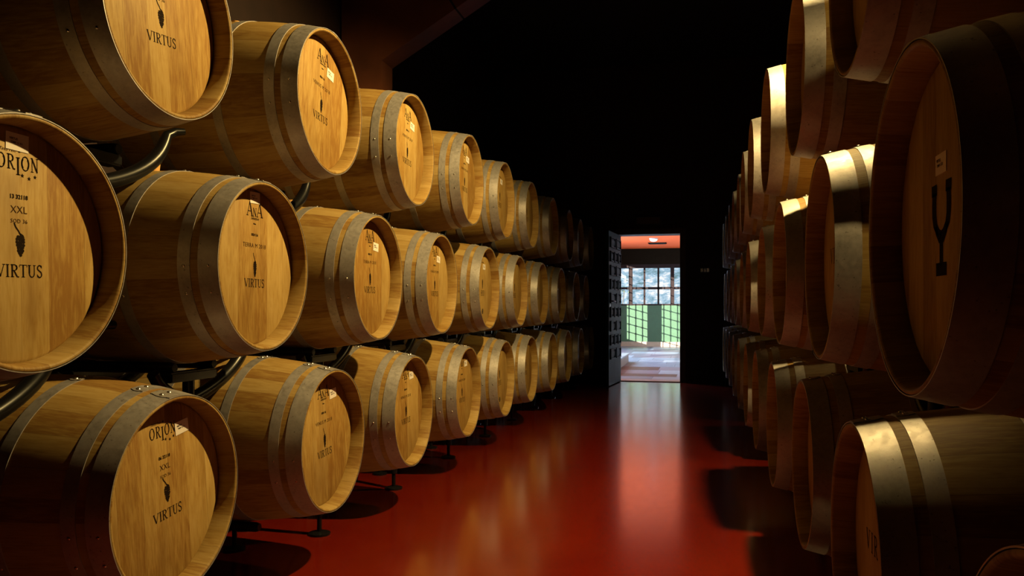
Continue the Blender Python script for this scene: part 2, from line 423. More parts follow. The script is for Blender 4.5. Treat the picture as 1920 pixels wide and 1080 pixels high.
XH = -REC + 0.0006                     # plane of the print
def R_(f): return f * (RE - 0.028)     # fraction of the head radius
def print_orion(num):
    bm = NB()
    word(bm, 'ORION', 0.0, CZ + 0.148, 0.036, XH, squeeze=0.82, sizes=[1, 1, 1.2, 1, 1], drops=[0, 0, -0.34, 0, 0], gap=0.05)
    sans(bm, 'Tinto Fino', -0.030, CZ + 0.176, 0.008, XH, 1.0, 1, 0, 0.3)
    for y, z in ((0.012, 0.118), (0.032, 0.113), (0.050, 0.119)): dot(bm, y, CZ + z, 0.0056, XH, 10, 0, True)
    dot(bm, 0.004, CZ + 0.176, 0.005, XH, 10, 0, True)
    sans(bm, num, 0.0, CZ + 0.065, 0.0100, XH, 1.0, 0, 0.05)
    sans(bm, 'XXL', 0.0, CZ + 0.034, 0.0175, XH, 1.05, 1)
    sans(bm, 'SOD 36', 0.0, CZ + 0.006, 0.0098, XH, 1.1, 1)
    grapes(bm, 0.003, CZ - 0.052, 0.066, XH)
    word(bm, 'VIRTUS', 0.0, CZ - 0.115, 0.031, XH, gap=0.03)
    for v in bm.verts: v.co.z += 0.052; v.co.y += 0.008
    return bm
def print_ana(wine, full=True):
    bm = NB()
    word(bm, 'ANA', 0.0, CZ + 0.160, 0.052, XH, squeeze=0.96, sizes=[1, 0.62, 1], drops=[0, 0, 0], gap=-0.02)
    sans(bm, 'Selection', 0.0, CZ + 0.128, 0.011, XH, 0.95, 0, 0.01, 0.5)
    sans(bm, 'blanc', 0.0, CZ + 0.108, 0.006, XH, 1.0, 0, 0.04)
    sans(bm, '0024 116', 0.0, CZ + 0.067, 0.009, XH, 0.9, 0, 0.05)
    sans(bm, wine, 0.0, CZ + 0.027, 0.0155, XH, 1.12, 1)
    grapes(bm, 0.003, CZ - 0.058, 0.072, XH, thin=0.62)
    word(bm, 'VIRTUS', 0.0, CZ - 0.112, 0.031, XH, gap=0.03, squeeze=0.98)
    for v in bm.verts: v.co.z += 0.052; v.co.y += 0.008
    return bm
def print_small():
    bm = NB()
    sans(bm, 'Selection', 0.0, CZ + 0.20, 0.012, XH, 1.0, 1, 0, 0.4)
    grapes(bm, 0.0, CZ + 0.035, 0.09, XH, thin=0.5)
    sans(bm, 'VIRTUS', 0.0, CZ - 0.035, 0.022, XH, 1.0, 1)
    stroke(bm, [(-0.05, -0.018), (0.05, -0.018)], 0.003, lambda x, y: (XH, x, CZ + y), 1)
    stroke(bm, [(-0.05, -0.053), (0.05, -0.053)], 0.003, lambda x, y: (XH, x, CZ + y), 1)
    return bm
def print_virtus():
    bm = NB(); word(bm, 'VIRTUS', 0.0, CZ + 0.012, 0.050, XH, gap=0.22, squeeze=1.0); return bm
def print_fork():
    """tuning-fork shaped brand: two dotted prongs, a stem, a square foot"""
    bm = NB()
    P = lambda x, y: (XH, x, CZ + y)
    for s in (-1, 1):
        stroke(bm, [(s * 0.040, 0.098), (s * 0.039, 0.060)], 0.030, P)
        stroke(bm, [(s * 0.039, 0.07), (s * 0.041, 0.03), (s * 0.040, -0.01), (s * 0.034, -0.04), (s * 0.018, -0.064), (0, -0.075)], 0.023, P)
        stroke(bm, [(s * 0.034, -0.04), (s * 0.022, -0.072), (s * 0.006, -0.10)], 0.014, P)
        for q in range(5):
            t = q / 4; dot(bm, s * (0.041 - 0.010 * t * t), CZ + 0.052 - 0.095 * t, 0.0022, XH + 0.0003, 8, 1)
    for y, z in ((-0.008, -0.078), (0.008, -0.078), (0, -0.066), (0, -0.09)): dot(bm, y, CZ + z, 0.0024, XH + 0.0003, 8, 1)
    stroke(bm, [(0, -0.07), (0, -0.178)], 0.019, P)
    stroke(bm, [(0, -0.168), (0, -0.212)], 0.058, P)
    for v in bm.verts: v.co.z = CZ - 0.015 + (v.co.z - CZ + 0.057) * 0.53; v.co.y *= 1.05
    return bm
INK = [M['ink'], M['thin_ink']]
mesh_of('print_orion_a', print_orion('13 32118'), INK, False)
mesh_of('print_orion_b', print_orion('06 32118'), INK, False)
mesh_of('print_terra', print_ana('TERRA M 2018'), INK, False)
mesh_of('print_venus', print_ana('VENUS M 2018'), INK, False)
mesh_of('print_small', print_small(), INK, False)
mesh_of('print_virtus', print_virtus(), INK, False)
mesh_of('print_fork', print_fork(), INK, False)
def sticker(y, z, w=0.062, h=0.040, rot=0.0):
    bm = NB(); e = 0.0009
    c, s = math.cos(rot), math.sin(rot)
    def P(u, v, x): return (x, y + u * c - v * s, CZ + z + u * s + v * c)
    fr = [bm.verts.new(P(u * w / 2, v * h / 2, XH + e)) for u, v in ((-1, -1), (1, -1), (1, 1), (-1, 1))]
    bk = [bm.verts.new(P(u * w / 2, v * h / 2, XH - 0.0004)) for u, v in ((-1, -1), (1, -1), (1, 1), (-1, 1))]
    bm.faces.new(fr)
    for k in range(4): bm.faces.new((fr[k], bk[k], bk[(k + 1) % 4], fr[(k + 1) % 4]))
    return bm
def sticker_text(bm, y, z, rot=0.0):
    old = set(bm.verts)
    sans(bm, 'VIRTUS', -0.012, 0.007, 0.0052, XH + 0.0013, 1, 1, 0.04); sans(bm, 'TEMP 13 321', -0.002, -0.002, 0.0046, XH + 0.0013, 1, 1, 0.04)
    c, s = math.cos(rot), math.sin(rot)
    for v in bm.verts:
        if v not in old: v.co = Vector((v.co.x, y + v.co.y * c - v.co.z * s, CZ + z + v.co.y * s + v.co.z * c))
def stamp_mesh(y, z):
    bm = NB()
    for ra, rb in ((0.0, 0.009), (0.012, 0.021)):
        n = 20
        A = [bm.verts.new((XH, y + ra * math.sin(2 * PI * k / n), CZ + z + ra * math.cos(2 * PI * k / n))) for k in range(n)] if ra else None
        B = [bm.verts.new((XH, y + rb * math.sin(2 * PI * k / n), CZ + z + rb * math.cos(2 * PI * k / n))) for k in range(n)]
        if ra:
            for k in range(n): bm.faces.new((A[k], B[k], B[(k + 1) % n], A[(k + 1) % n]))
        else: bm.faces.new(B)
    return bm
STK = {'top': (0.008, 0.256, 0.05), 'right': (0.100, 0.190, 0.06), 'right_low': (0.082, 0.160, -0.08), 'left_top': (0.006, 0.249, -0.04), 'centre': (0.0, 0.100, 0.0), 'centre_right': (0.045, 0.165, 0.0)}
for k, (y, z, rt) in STK.items():
    bm = sticker(y, z, 0.066 if k != 'centre' else 0.062, 0.042 if k != 'centre' else 0.036, rt); sticker_text(bm, y, z, rt)
    mesh_of('stick_' + k, bm, [M['paper'], M['ink']], False)
mesh_of('stamp', stamp_mesh(0.0, -0.175), M['stamp'], False)

def child(name, key, parent):
    o = bpy.data.objects.new(name, ME[key]); C.objects.link(o); o.parent = parent; return o
def barrel(x, y, z, side, label, group, prt=None, stick=None, stamp=False, spin=0.0, bung=False, detail=2):
    """z is the height of the axis; side -1 left rack (front looks +X), +1 right rack (front looks -X)"""
    r = empty('wine_barrel', (x, y, z - CZ), 0 if side < 0 else PI)
    tag(r, label, 'barrel', group)
    st = child('staves', 'staves', r)
    hd = child('head', 'head', r); child('head', 'rear_head', r)
    if spin:      # the whole barrel rolled a little about its axis
        r.rotation_mode = 'XYZ'
        Rm = Matrix.Translation((x, y, z)) @ Matrix.Rotation(0 if side < 0 else PI, 4, 'Z') @ Matrix.Rotation(spin, 4, 'X') @ Matrix.Translation((0, 0, -CZ))
        r.matrix_world = Rm
    for k in range(6):
        h = child('hoop', 'hoop%d' % k, r)
        if detail and k < 3 or detail > 1:
            for j in range(4 if (k < 3) else 2): child('rivet', 'rivet%d_%d' % (k, j), h)
    if prt: child('branded_print', prt, hd)
    if stick:
        s = child('paper_label', 'stick_' + stick, hd); s['label'] = 'white paper label'
    if stamp: child('round_stamp', 'stamp', hd)
    if bung: b_ = child('bung', 'bung', r); b_['label'] = 'pale wooden bung'
    return r

# ------------------------------------------------------------------ the cellar shell
bm = NB(); box(bm, -3.1, 1.9, -4.0, 12.9, -0.2, 0.0); struct('floor', bm, M['floor'])
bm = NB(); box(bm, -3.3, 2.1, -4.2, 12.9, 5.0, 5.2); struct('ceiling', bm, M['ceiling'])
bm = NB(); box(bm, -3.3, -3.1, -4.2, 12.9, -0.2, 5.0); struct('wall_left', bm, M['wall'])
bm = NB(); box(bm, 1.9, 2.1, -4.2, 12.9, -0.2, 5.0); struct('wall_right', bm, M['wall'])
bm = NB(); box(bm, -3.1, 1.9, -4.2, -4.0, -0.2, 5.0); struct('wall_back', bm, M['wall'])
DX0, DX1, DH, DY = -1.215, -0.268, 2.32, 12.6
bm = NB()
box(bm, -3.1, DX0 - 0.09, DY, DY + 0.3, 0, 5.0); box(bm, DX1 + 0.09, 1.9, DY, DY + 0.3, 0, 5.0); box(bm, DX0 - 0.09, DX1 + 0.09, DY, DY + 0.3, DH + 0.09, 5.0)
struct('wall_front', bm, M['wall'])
M['frame'] = plain('dark_red_timber', (0.035, 0.010, 0.006), 0.55, var=0.25)
M['leaf'] = plain('blue_grey_painted_door', (0.016, 0.034, 0.042), 0.6, spec=0.08, var=0.15, scale=5)
M['iron'] = plain('black_iron', (0.012, 0.012, 0.014), 0.35, 0.6)
bm = NB()
box(bm, DX0 - 0.09, DX0, DY - 0.02, DY + 0.32, 0, DH + 0.09, bev=0.006); box(bm, DX1, DX1 + 0.09, DY - 0.02, DY + 0.32, 0, DH + 0.09, bev=0.006)
box(bm, DX0, DX1, DY - 0.02, DY + 0.32, DH, DH + 0.09, bev=0.006)
struct('trim_1', bm, M['frame'])
bm = NB(); box(bm, DX0, DX1, DY + 0.0, DY + 0.31, 0.001, 0.012, bev=0.003)
struct('trim_2', bm, plain('worn_metal_threshold', (0.35, 0.35, 0.36), 0.35, 0.7))

# open door leaf, hinged on the left jamb and swung into the cellar
LW, LT = 0.94, 0.045
leaf = empty('door_1', (DX0 + 0.012, DY - 0.03, 0.012), math.atan2(-0.93, -0.088)); leaf['kind'] = 'structure'
bm = NB(); box(bm, 0, LW, -LT / 2, LT / 2, 0, DH - 0.03, bev=0.004); obj('door_leaf', bm, M['leaf'], leaf, False)
rows = 9; z1 = DH - 0.09; z0 = 0.36; rh = (z1 - z0) / rows
for r_ in range(rows):
    n = 2 if r_ % 2 == 0 else 3
    zc = z1 - rh * (r_ + 0.5)
    for k in range(n):
        yc = 0.05 + (LW - 0.10) * (k + 0.5) / n; hw = (LW - 0.10) / n / 2 - 0.035; hh = rh / 2 - 0.026
        for sgn in (1, -1):
            bm = NB()
            # sunk moulding and a raised bevelled field
            for a_, b_, d_ in ((1.0, 1.0, 0.022),):
                t = 0.016
                y_a, y_b = (LT / 2, LT / 2 + d_) if sgn > 0 else (-LT / 2 - d_, -LT / 2)
                box(bm, yc - hw, yc - hw + t, y_a, y_b, zc - hh, zc + hh); box(bm, yc + hw - t, yc + hw, y_a, y_b, zc - hh, zc + hh)
                box(bm, yc - hw + t, yc + hw - t, y_a, y_b, zc - hh, zc - hh + t); box(bm, yc - hw + t, yc + hw - t, y_a, y_b, zc + hh - t, zc + hh)
            y_a, y_b = (LT / 2, LT / 2 + 0.012) if sgn > 0 else (-LT / 2 - 0.012, -LT / 2)
            box(bm, yc - hw + 0.04, yc + hw - 0.04, y_a, y_b, zc - hh + 0.04, zc + hh - 0.04, bev=0.005)
            obj('door_panel', bm, M['leaf'], leaf, False)
for sgn in (1, -1):
    bm = NB()
    box(bm, LW - 0.10, LW - 0.055, sgn * LT / 2 - 0.004, sgn * LT / 2 + 0.004, 1.12, 1.36, bev=0.003)
    tube(bm, [(LW - 0.078, sgn * LT / 2, 1.25), (LW - 0.078, sgn * (LT / 2 + 0.055), 1.25), (LW - 0.10, sgn * (LT / 2 + 0.06), 1.25), (LW - 0.20, sgn * (LT / 2 + 0.06), 1.245)], 0.010, 10)
    obj('door_handle', bm, M['iron'], leaf)

# small dark wall plate with glinting keys and the unlit sign over the door
t = empty('switch_plate', (0.11, DY, 1.745)); tag(t, 'small dark switch plate with glinting keys on the end wall, right of the doorway', 'switch')
bm = NB(); box(bm, -0.075, 0.075, -0.012, -0.0, -0.045, 0.045, bev=0.003); obj('plate', bm, M['iron'], t, False)
for k in range(3):
    bm = NB(); box(bm, -0.066 + k * 0.046, -0.028 + k * 0.046, -0.018, -0.012, -0.030, 0.030, bev=0.003); obj('key', bm, M['rivet'], t, False)
t = empty('sign_box', (-0.755, DY, 2.53)); tag(t, 'unlit dark sign box fixed on the end wall above the doorway', 'sign')
bm = NB(); box(bm, -0.20, 0.20, -0.05, 0.0, -0.07, 0.07, bev=0.006); obj('housing', bm, M['iron'], t, False)
bm = NB(); box(bm, -0.18, 0.18, -0.053, -0.049, -0.052, 0.052); obj('face', bm, plain('dark_red_sign_face', (0.05, 0.012, 0.008), 0.4), t, False)

# timber portal frames: post, knee brace and rafter
def poly_prism(bm, pts, y0, y1, mat=0):
    A = [bm.verts.new((x, y0, z)) for x, z in pts]; B = [bm.verts.new((x, y1, z)) for x, z in pts]
    f = bm.faces.new(A); f.material_index = mat; f = bm.faces.new(B[::-1]); f.material_index = mat
    for k in range(len(pts)):
        f = bm.faces.new((A[k], B[k], B[(k + 1) % len(pts)], A[(k + 1) % len(pts)])); f.material_index = mat
    bmesh.ops.recalc_face_normals(bm, faces=bm.faces)
XC = -0.6
def portal(y, n):
    t = empty('portal_frame', (0, y, 0)); tag(t, None, None); t['kind'] = 'structure'
    for s in (-1, 1):
        X = lambda x: x if s < 0 else 2 * XC - x
        bm = NB(); poly_prism(bm, [(X(-3.08), 0.0), (X(-2.70), 0.0), (X(-2.70), 3.33), (X(-3.08), 3.33)], 0, 0.25)
        obj('post', bm, M['beam'], t, False)
        bm = NB(); poly_prism(bm, [(X(-3.08), 3.33), (X(-2.70), 3.33), (X(-2.03), 3.72), (X(-2.42), 4.35), (X(-3.08), 4.35)], 0, 0.25)
        obj('knee_brace', bm, M['beam'], t, False)
        bm = NB(); poly_prism(bm, [(X(-2.015), 3.73), (X(XC), 4.56), (X(XC), 4.98), (X(-1.2), 4.98), (X(-2.40), 4.36)], 0, 0.25)
        obj('rafter', bm, M['beam'], t, False)
        bm = NB(); poly_prism(bm, [(X(-2.035), 3.725), (X(-2.01), 3.735), (X(-2.39), 4.35), (X(-2.425), 4.35)], 0.01, 0.24)
        obj('joint', bm, M['joint'], t, False)
portal(6.50, 1); portal(1.20, 2)

# ------------------------------------------------------------------ barrel racks
def rack_meshes():
    r0 = RB + 0.0225
    zr = -math.sqrt(r0 ** 2 - 0.12 ** 2) - 0.001
    for s, k in ((-1, 'a'), (1, 'b')):
        bm = NB(); tube(bm, [(-0.30, s * 0.12, zr), (-0.315, s * 0.12, zr), (-0.84, s * 0.12, zr), (-0.855, s * 0.12, zr)], [0.016, 0.021, 0.021, 0.016], 16)
        mesh_of('rail_' + k, bm, M['black_steel'])
        for j, x in enumerate((-0.33, -0.75)):
            # long curved arm up one flank, its mirror, and a short stub for the other flank
            bm = NB()
            p = bez((x, s * 0.012, -0.50), (x, s * 0.16, -0.47), (x, s * 0.34, -0.40), (x, s * 0.39, -0.29), 14)
            p += [Vector((x, s * 0.405, -0.262)), Vector((x + 0.012, s * 0.435, -0.243)), Vector((x + 0.03, s * 0.462, -0.238))]
            tube(bm, p, [0.026] * 12 + [0.025, 0.023, 0.021, 0.018, 0.015, 0.012], 14); mesh_of('arm_%s%d' % (k, j), bm, M['black_steel'])
            bm = NB()
            p = bez((x, s * 0.012, -0.50), (x, s * 0.08, -0.48), (x, s * 0.16, -0.45), (x, s * 0.20, -0.385), 8)
            tube(bm, p, 0.022, 14); mesh_of('stub_%s%d' % (k, j), bm, M['black_steel'])
    for j, x in enumerate((-0.33, -0.75)):
        bm = NB(); box(bm, x - 0.03, x + 0.03, -0.14, 0.14, zr - 0.055, zr - 0.018, bev=0.006)
        mesh_of('saddle%d' % j, bm, M['black_steel'])
    return zr
ZR = rack_meshes()
def post_mesh(key, length, foot):
    for j, x in enumerate((-0.33, -0.75)):
        bm = NB(); z0 = -0.50 - length
        if foot:
            tube(bm, [(x, 0, z0 + 0.10), (x, 0, ZR - 0.05)], 0.022, 14)
            tube(bm, [(x, 0, z0 + 0.012), (x, 0, z0 + 0.12)], 0.012, 12)
            tube(bm, [(x, 0, z0), (x, 0, z0 + 0.010), (x, 0, z0 + 0.018)], [0.055, 0.055, 0.030], 28)
        else:
            tube(bm, [(x, 0, z0), (x, 0, ZR - 0.05)], 0.020, 14)
        mesh_of('%s%d' % (key, j), bm, M['black_steel'])
post_mesh('long_post', 1.305 - 0.50, True)
post_mesh('short_post', 2.045 - 0.50 - 1.097, False)
for j, x in enumerate((-0.33, -0.75)):
    bm = NB(); z = 1.097 - 2.045
    tube(bm, [(x, -0.13, z), (x, 0.13, z)], 0.015, 12); mesh_of('link%d' % j, bm, M['black_steel'])
for j, x in enumerate((-0.60, -0.82)):
    bm = NB(); zb = ZR - 0.021 - 0.02
    tube(bm, [(x, -0.22, zb), (x, 0.22, zb)], 0.019, 12)
    for s in (-1, 1):
        tube(bm, [(x, s * 0.16, -0.572), (x, s * 0.16, -0.560), (x, s * 0.16, -0.554)], [0.05, 0.05, 0.03], 24); tube(bm, [(x, s * 0.16, -0.565), (x, s * 0.16, zb)], 0.012, 10)
    mesh_of('base%d' % j, bm, M['black_steel'])
def rack(x, y, z, side, kind, label, group):
    r = empty('barrel_rack', (x, y, z), 0 if side < 0 else PI); tag(r, label, 'rack', group)
    for k in 'ab':
        child('rail', 'rail_' + k, r)
        if kind != 'B':
            far = (k == 'b') == (side < 0)          # the flank away from the cellar's near end
            for j in (0, 1): child('arm', ('arm_%s%d' if far and side < 0 else 'stub_%s%d') % (k, j), r)
    for j in (0, 1):
        if kind != 'B':
            child('saddle', 'saddle%d' % j, r)
            child('post', ('long_post%d' if kind == 'M' else 'short_post%d') % j, r)
        if kind == 'T': child('crossbar', 'link%d' % j, r)
        if kind == 'B': child('base', 'base%d' % j, r)
    return r

# ------------------------------------------------------------------ the two stacks
ORD = ['nearest', 'second', 'third', 'fourth', 'fifth', 'sixth', 'seventh', 'eighth', 'ninth', 'tenth', 'eleventh']
TN = {'T': 'top', 'M': 'middle', 'B': 'bottom'}
ZT = {'T': 2.045, 'M': 1.305, 'B': 0.572}
Y0 = {('L', 'T'): 2.117, ('L', 'M'): 1.586, ('L', 'B'): 2.145, ('R', 'T'): 2.099, ('R', 'M'): 1.530, ('R', 'B'): 2.020}
SP = 1.0625
FIX = {('L','M',0):(-1.551,1.595),('L','M',1):(-1.541,2.629),('L','M',2):(-1.546,3.701),('L','M',3):(-1.560,4.748),('L','M',4):(-1.541,5.831),('L','M',5):(-1.535,6.888),('L','M',6):(-1.543,7.977),('L','M',7):(-1.529,9.037),('L','M',8):(-1.519,10.116),
('L','T',1):(-1.545,3.169),('L','T',2):(-1.548,4.232),('L','T',3):(-1.529,5.303),('L','T',4):(-1.540,6.369),('L','T',5):(-1.538,7.426),('L','T',6):(-1.529,8.512),('L','T',7):(-1.520,9.573),('L','T',0):(-1.556,2.122),
('L','B',0):(-1.559,2.155),('L','B',1):(-1.549,3.210),('L','B',2):(-1.559,4.240),('L','B',3):(-1.548,5.302),('L','B',4):(-1.541,6.365),('L','B',5):(-1.549,7.434),('L','B',6):(-1.536,8.500),('L','B',7):(-1.539,9.571),('L','B',8):(-1.536,10.646),
('R','T',0):(0.365,2.099),('R','T',1):(0.357,3.167),('R','T',2):(0.335,4.204),('R','T',3):(0.330,5.288),('R','T',4):(0.339,6.361),
('R','M',0):(0.359,1.525),('R','M',1):(0.360,2.581),('R','M',2):(0.347,3.651),('R','M',3):(0.356,4.750),('R','M',4):(0.345,5.787),
('R','B',-1):(0.366,0.963),('R','B',0):(0.354,1.995),('R','B',1):(0.378,3.130),('R','B',2):(0.362,4.170),('R','B',3):(0.356,5.241)}
# print on the front head: (mesh, paper label, round stamp, roll)
LOOK = {('L','T',0): ('print_orion_b', None, 0, 0.10), ('L','M',0): ('print_orion_a', 'left_top', 0, 0.02), ('L','B',0): ('print_orion_b', 'right', 0, 0.10),
('L','T',1): ('print_venus', 'right_low', 0, -0.10), ('L','M',1): ('print_terra', 'top', 0, -0.01), ('L','B',1): ('print_venus', 'right', 0, 0.06),
('L','T',2): ('print_venus', 'right_low', 0, -0.05), ('L','M',2): ('print_terra', 'right_low', 0, 0.0), ('L','B',2): ('print_venus', 'right', 0, 0.03),
('L','T',3): ('print_venus', 'right_low', 0, -0.02), ('L','M',3): ('print_venus', 'right_low', 0, 0.0), ('L','B',3): ('print_venus', 'right', 0, 0.0),
('L','T',4): ('print_small', 'centre_right', 1, -0.04), ('L','M',4): ('print_small', 'centre_right', 1, 0.0), ('L','B',4): ('print_small', 'top', 1, 0.02),
('R','M',0): ('print_fork', 'centre', 0, 0.0), ('R','M',1): ('print_virtus', 'right', 0, 0.0), ('R','B',0): ('print_virtus', 'right', 0, 0.03), ('R','T',0): ('print_virtus', None, 0, 0.0), ('R','B',-1): ('print_virtus', None, 0, 0.0)}
DESC = {('L','T',0): 'large golden oak barrel cut by the top edge, grape mark on its bright head',
('L','M',0): 'oak barrel cut by the left edge, full round head with star-dotted print, middle tier',
('L','B',0): 'oak barrel in the lower left corner, head print with three stars beside white label',
('L','T',1): 'golden oak barrel on the top tier of the left stack, second from the camera',
('L','M',1): 'oak barrel on the middle tier of the left stack with white label above its print',
('L','B',1): 'oak barrel on the bottom tier of the left stack just right of the corner barrel',
('R','M',0): 'large shaded barrel at the right edge with a black fork-shaped mark on its head',
('R','T',0): 'dark barrel overhead in the upper right corner, only its lower rim showing',
('R','B',0): 'barrel at lower right with bright lit flank, directly below the fork-marked one',
('R','B',-1): 'barrel cut by the lower right corner, only its dark upper rim showing'}
def lab(s, t, i):
    if (s, t, i) in DESC: return DESC[(s, t, i)]
    sd = 'left' if s == 'L' else 'right'
    if s == 'R' and i < 0: return 'barrel of the right stack, %s tier, beside the camera and outside the view' % TN[t]
    n = i if not (s == 'R' and t == 'B') else i + 1
    if s == 'L' and i >= 5: extra = 'shaded oak barrel' if i >= 7 else 'oak barrel with small print'
    elif s == 'L': extra = 'golden oak barrel' if i < 4 else 'round-stamped oak barrel'
    else: extra = 'dark-headed barrel' if t != 'B' else 'shaded dark barrel'
    return '%s, %s tier of the %s stack, %s from the camera' % (extra, TN[t], sd, ORD[n])
for side, sg in (('L', -1), ('R', 1)):
    for tier in 'TMB':
        i0 = 0
        if side == 'R': i0 = -1
        i1 = 9 if tier == 'M' else 9
        for i in range(i0, i1 + 1):
            x, y = FIX.get((side, tier, i), ((-1.535 if side == 'L' else 0.355) , Y0[(side, tier)] + i * SP))
            z = ZT[tier]
            if y > 11.95: continue
            look = LOOK.get((side, tier, i))
            if look is None: look = ('print_small', None, 1, 0.0) if side == 'L' and i < 7 else (None, None, 0, 0.0)
            if side == 'R' and look[0] is None and i < 6: look = ('print_virtus', None, 0, 0.0)
            sd = 'left' if side == 'L' else 'right'
            barrel(x, y, z, sg, lab(side, tier, i), 'barrels of the %s tier in the %s stack' % (TN[tier], sd), look[0], look[1], look[2], look[3], bung=(i < 4), detail=2 if i < 4 else (1 if i < 7 else 0))
            n = i + 1 if (side == 'R' and tier == 'B') else i
            where = 'under the %s barrel' % ORD[n] if n >= 0 else 'beside the camera under the unseen barrel'
            rack(x, y, z, sg, tier, 'black steel cradle %s of the %s tier, %s stack' % (where, TN[tier], sd), 'steel cradles of the %s tier in the %s stack' % (TN[tier], sd))

# ------------------------------------------------------------------ the gallery beyond the door
GX0, GX1, GY0, GY1, GC = -3.0, 1.5, 12.9, 24.4, 2.98
GM = {'orange': plain('orange_painted_ceiling', (0.88, 0.12, 0.018), 0.7, var=0.04),
      'lintel': plain('dark_brown_lintel', (0.010, 0.007, 0.004), 0.9, spec=0.03),
      'green': plain('green_painted_panel', (0.042, 0.105, 0.052), 0.6, var=0.06),
      'plinth': plain('pale_stone_plinth', (0.36, 0.28, 0.20), 0.5, var=0.10),
      'white': plain('white_plaster', (0.60, 0.60, 0.58), 0.7),
      'mullion': plain('dark_window_frame', (0.020, 0.012, 0.011), 0.6, spec=0.1),
      'marble': plain('pale_blue_marble', (0.34, 0.40, 0.45), 0.25, var=0.12, scale=4),
      'riser': plain('brown_stone_riser', (0.22, 0.13, 0.10), 0.5, var=0.2)}
def stone(name, a, b_):
    m, nt, b = newmat(name)
    tc = nd(nt, 'ShaderNodeTexCoord').outputs['Object']
    n1 = noise(nt, mapping(nt, tc, (1.2, 4, 1)), 3, 6, 0.7, 1.5)
    nt.links.new(ramp(nt, n1, [(0.3, a), (0.7, b_)]), b.inputs['Base Color']); b.inputs['Roughness'].default_value = 0.38
    bump(nt, b, n1, 0.15, 0.004); return m
SL = [stone('grey_blue_slab', (0.09, 0.13, 0.20), (0.27, 0.34, 0.44)), stone('pale_slab', (0.20, 0.26, 0.34), (0.38, 0.44, 0.53)), stone('brown_slab', (0.04, 0.020, 0.018), (0.11, 0.07, 0.065)), stone('lilac_slab', (0.14, 0.13, 0.18), (0.24, 0.23, 0.29))]
bm = NB(); rs = random.Random(11)
y = GY0; row = 0
while y < GY1 - 0.01:
    h = rs.choice((0.55, 0.7, 0.85)); y2 = min(y + h, GY1)
    x = GX0 - rs.uniform(0, 0.5)
    while x < GX1:
        w = rs.choice((0.6, 0.9, 1.2)); xa, xb = max(x, GX0), min(x + w, GX1)
        if xb > xa + 0.02:
            m_ = rs.choice((0, 0, 0, 1, 3))
            if y > 18.5: m_ = rs.choice((3, 3, 1, 0))
            if (y <= 13.9 < y2 and xa < -0.95 and xb > -1.6) or (y <= 15.3 < y2 and xa < -0.9 and xb > -1.3): m_ = 2
            box(bm, xa + 0.003, xb - 0.003, y + 0.003, y2 - 0.003, -0.03, 0.0, m_)
        x += w
    y = y2
box(bm, GX0, GX1, GY0, GY1, -0.2, -0.006, 0)
struct('floor', bm, SL)
bm = NB(); box(bm, GX0 - 0.3, GX1 + 0.2, GY0, GY1 + 0.2, GC, GC + 0.2); struct('ceiling', bm, GM['orange'])
bm = NB(); box(bm, GX1, GX1 + 0.2, GY0, GY1 + 0.2, -0.2, GC); struct('wall_right', bm, GM['white'])
# left side: piers, sill and lintel around grilled openings
bm = NB()
for a, b_ in ((GY0, 14.3), (16.9, 17.3), (19.6, 20.0), (22.09, 22.46), (23.34, GY1 + 0.2)): box(bm, GX0 - 0.12, GX0, a, b_, -0.2, GC)
box(bm, GX0 - 0.12, GX0, GY0, GY1 + 0.2, -0.2, 0.47); box(bm, GX0 - 0.12, GX0, GY0, GY1 + 0.2, 2.75, GC)
struct('wall_left', bm, GM['white'])
# end wall below and above the window
bm = NB(); box(bm, GX0, GX1, GY1, GY1 + 0.2, 0.144, 1.25); struct('wall_front', bm, GM['green'])
bm = NB(); box(bm, GX0, GX1, GY1 - 0.03, GY1 + 0.2, -0.2, 0.144, bev=0.0); struct('baseboard_front', bm, GM['plinth'])
bm = NB(); box(bm, GX0, GX1, GY1 - 0.02, GY1 + 0.2, 2.50, GC); struct('trim_3', bm, GM['lintel'])
win = empty('window_1', (0, GY1, 0)); win['kind'] = 'structure'
bm = NB()
zb, zm, zt = 1.25, 1.78, 2.50
box(bm, GX0, GX1, 0.0, 0.10, zb, zb + 0.045); box(bm, GX0, GX1, 0.0, 0.10, zt - 0.11, zt); box(bm, GX0, GX1, 0.02, 0.09, zm - 0.04, zm + 0.03)
for k in range(-1, 4):
    px_ = -1.997 + k * 1.252
    if GX0 < px_ < GX1: box(bm, px_ - 0.055, px_ + 0.055, -0.01, 0.11, zb, zt)
    for q in (1, 2):
        mx = px_ + 1.252 * q / 3
        if GX0 < mx < GX1: box(bm, mx - 0.026, mx + 0.026, 0.02, 0.09, zb, zt)
obj('window_frame', bm, GM['mullion'], win, False)
def glass():
    m = bpy.data.materials.new('window_glass'); m.use_nodes = True; nt = m.node_tree; nt.nodes.clear()
    o = nd(nt, 'ShaderNodeOutputMaterial'); mx = nd(nt, 'ShaderNodeMixShader'); tr = nd(nt, 'ShaderNodeBsdfTransparent'); gl = nd(nt, 'ShaderNodeBsdfGlossy')
    tr.inputs[0].default_value = (0.94, 0.97, 0.98, 1); gl.inputs['Roughness'].default_value = 0.02; mx.inputs[0].default_value = 0.06
    nt.links.new(tr.outputs[0], mx.inputs[1]); nt.links.new(gl.outputs[0], mx.inputs[2]); nt.links.new(mx.outputs[0], o.inputs[0]); return m
bm = NB(); box(bm, GX0, GX1, 0.050, 0.056, zb + 0.04, zt - 0.10); obj('glass_pane', bm, glass(), win, False)
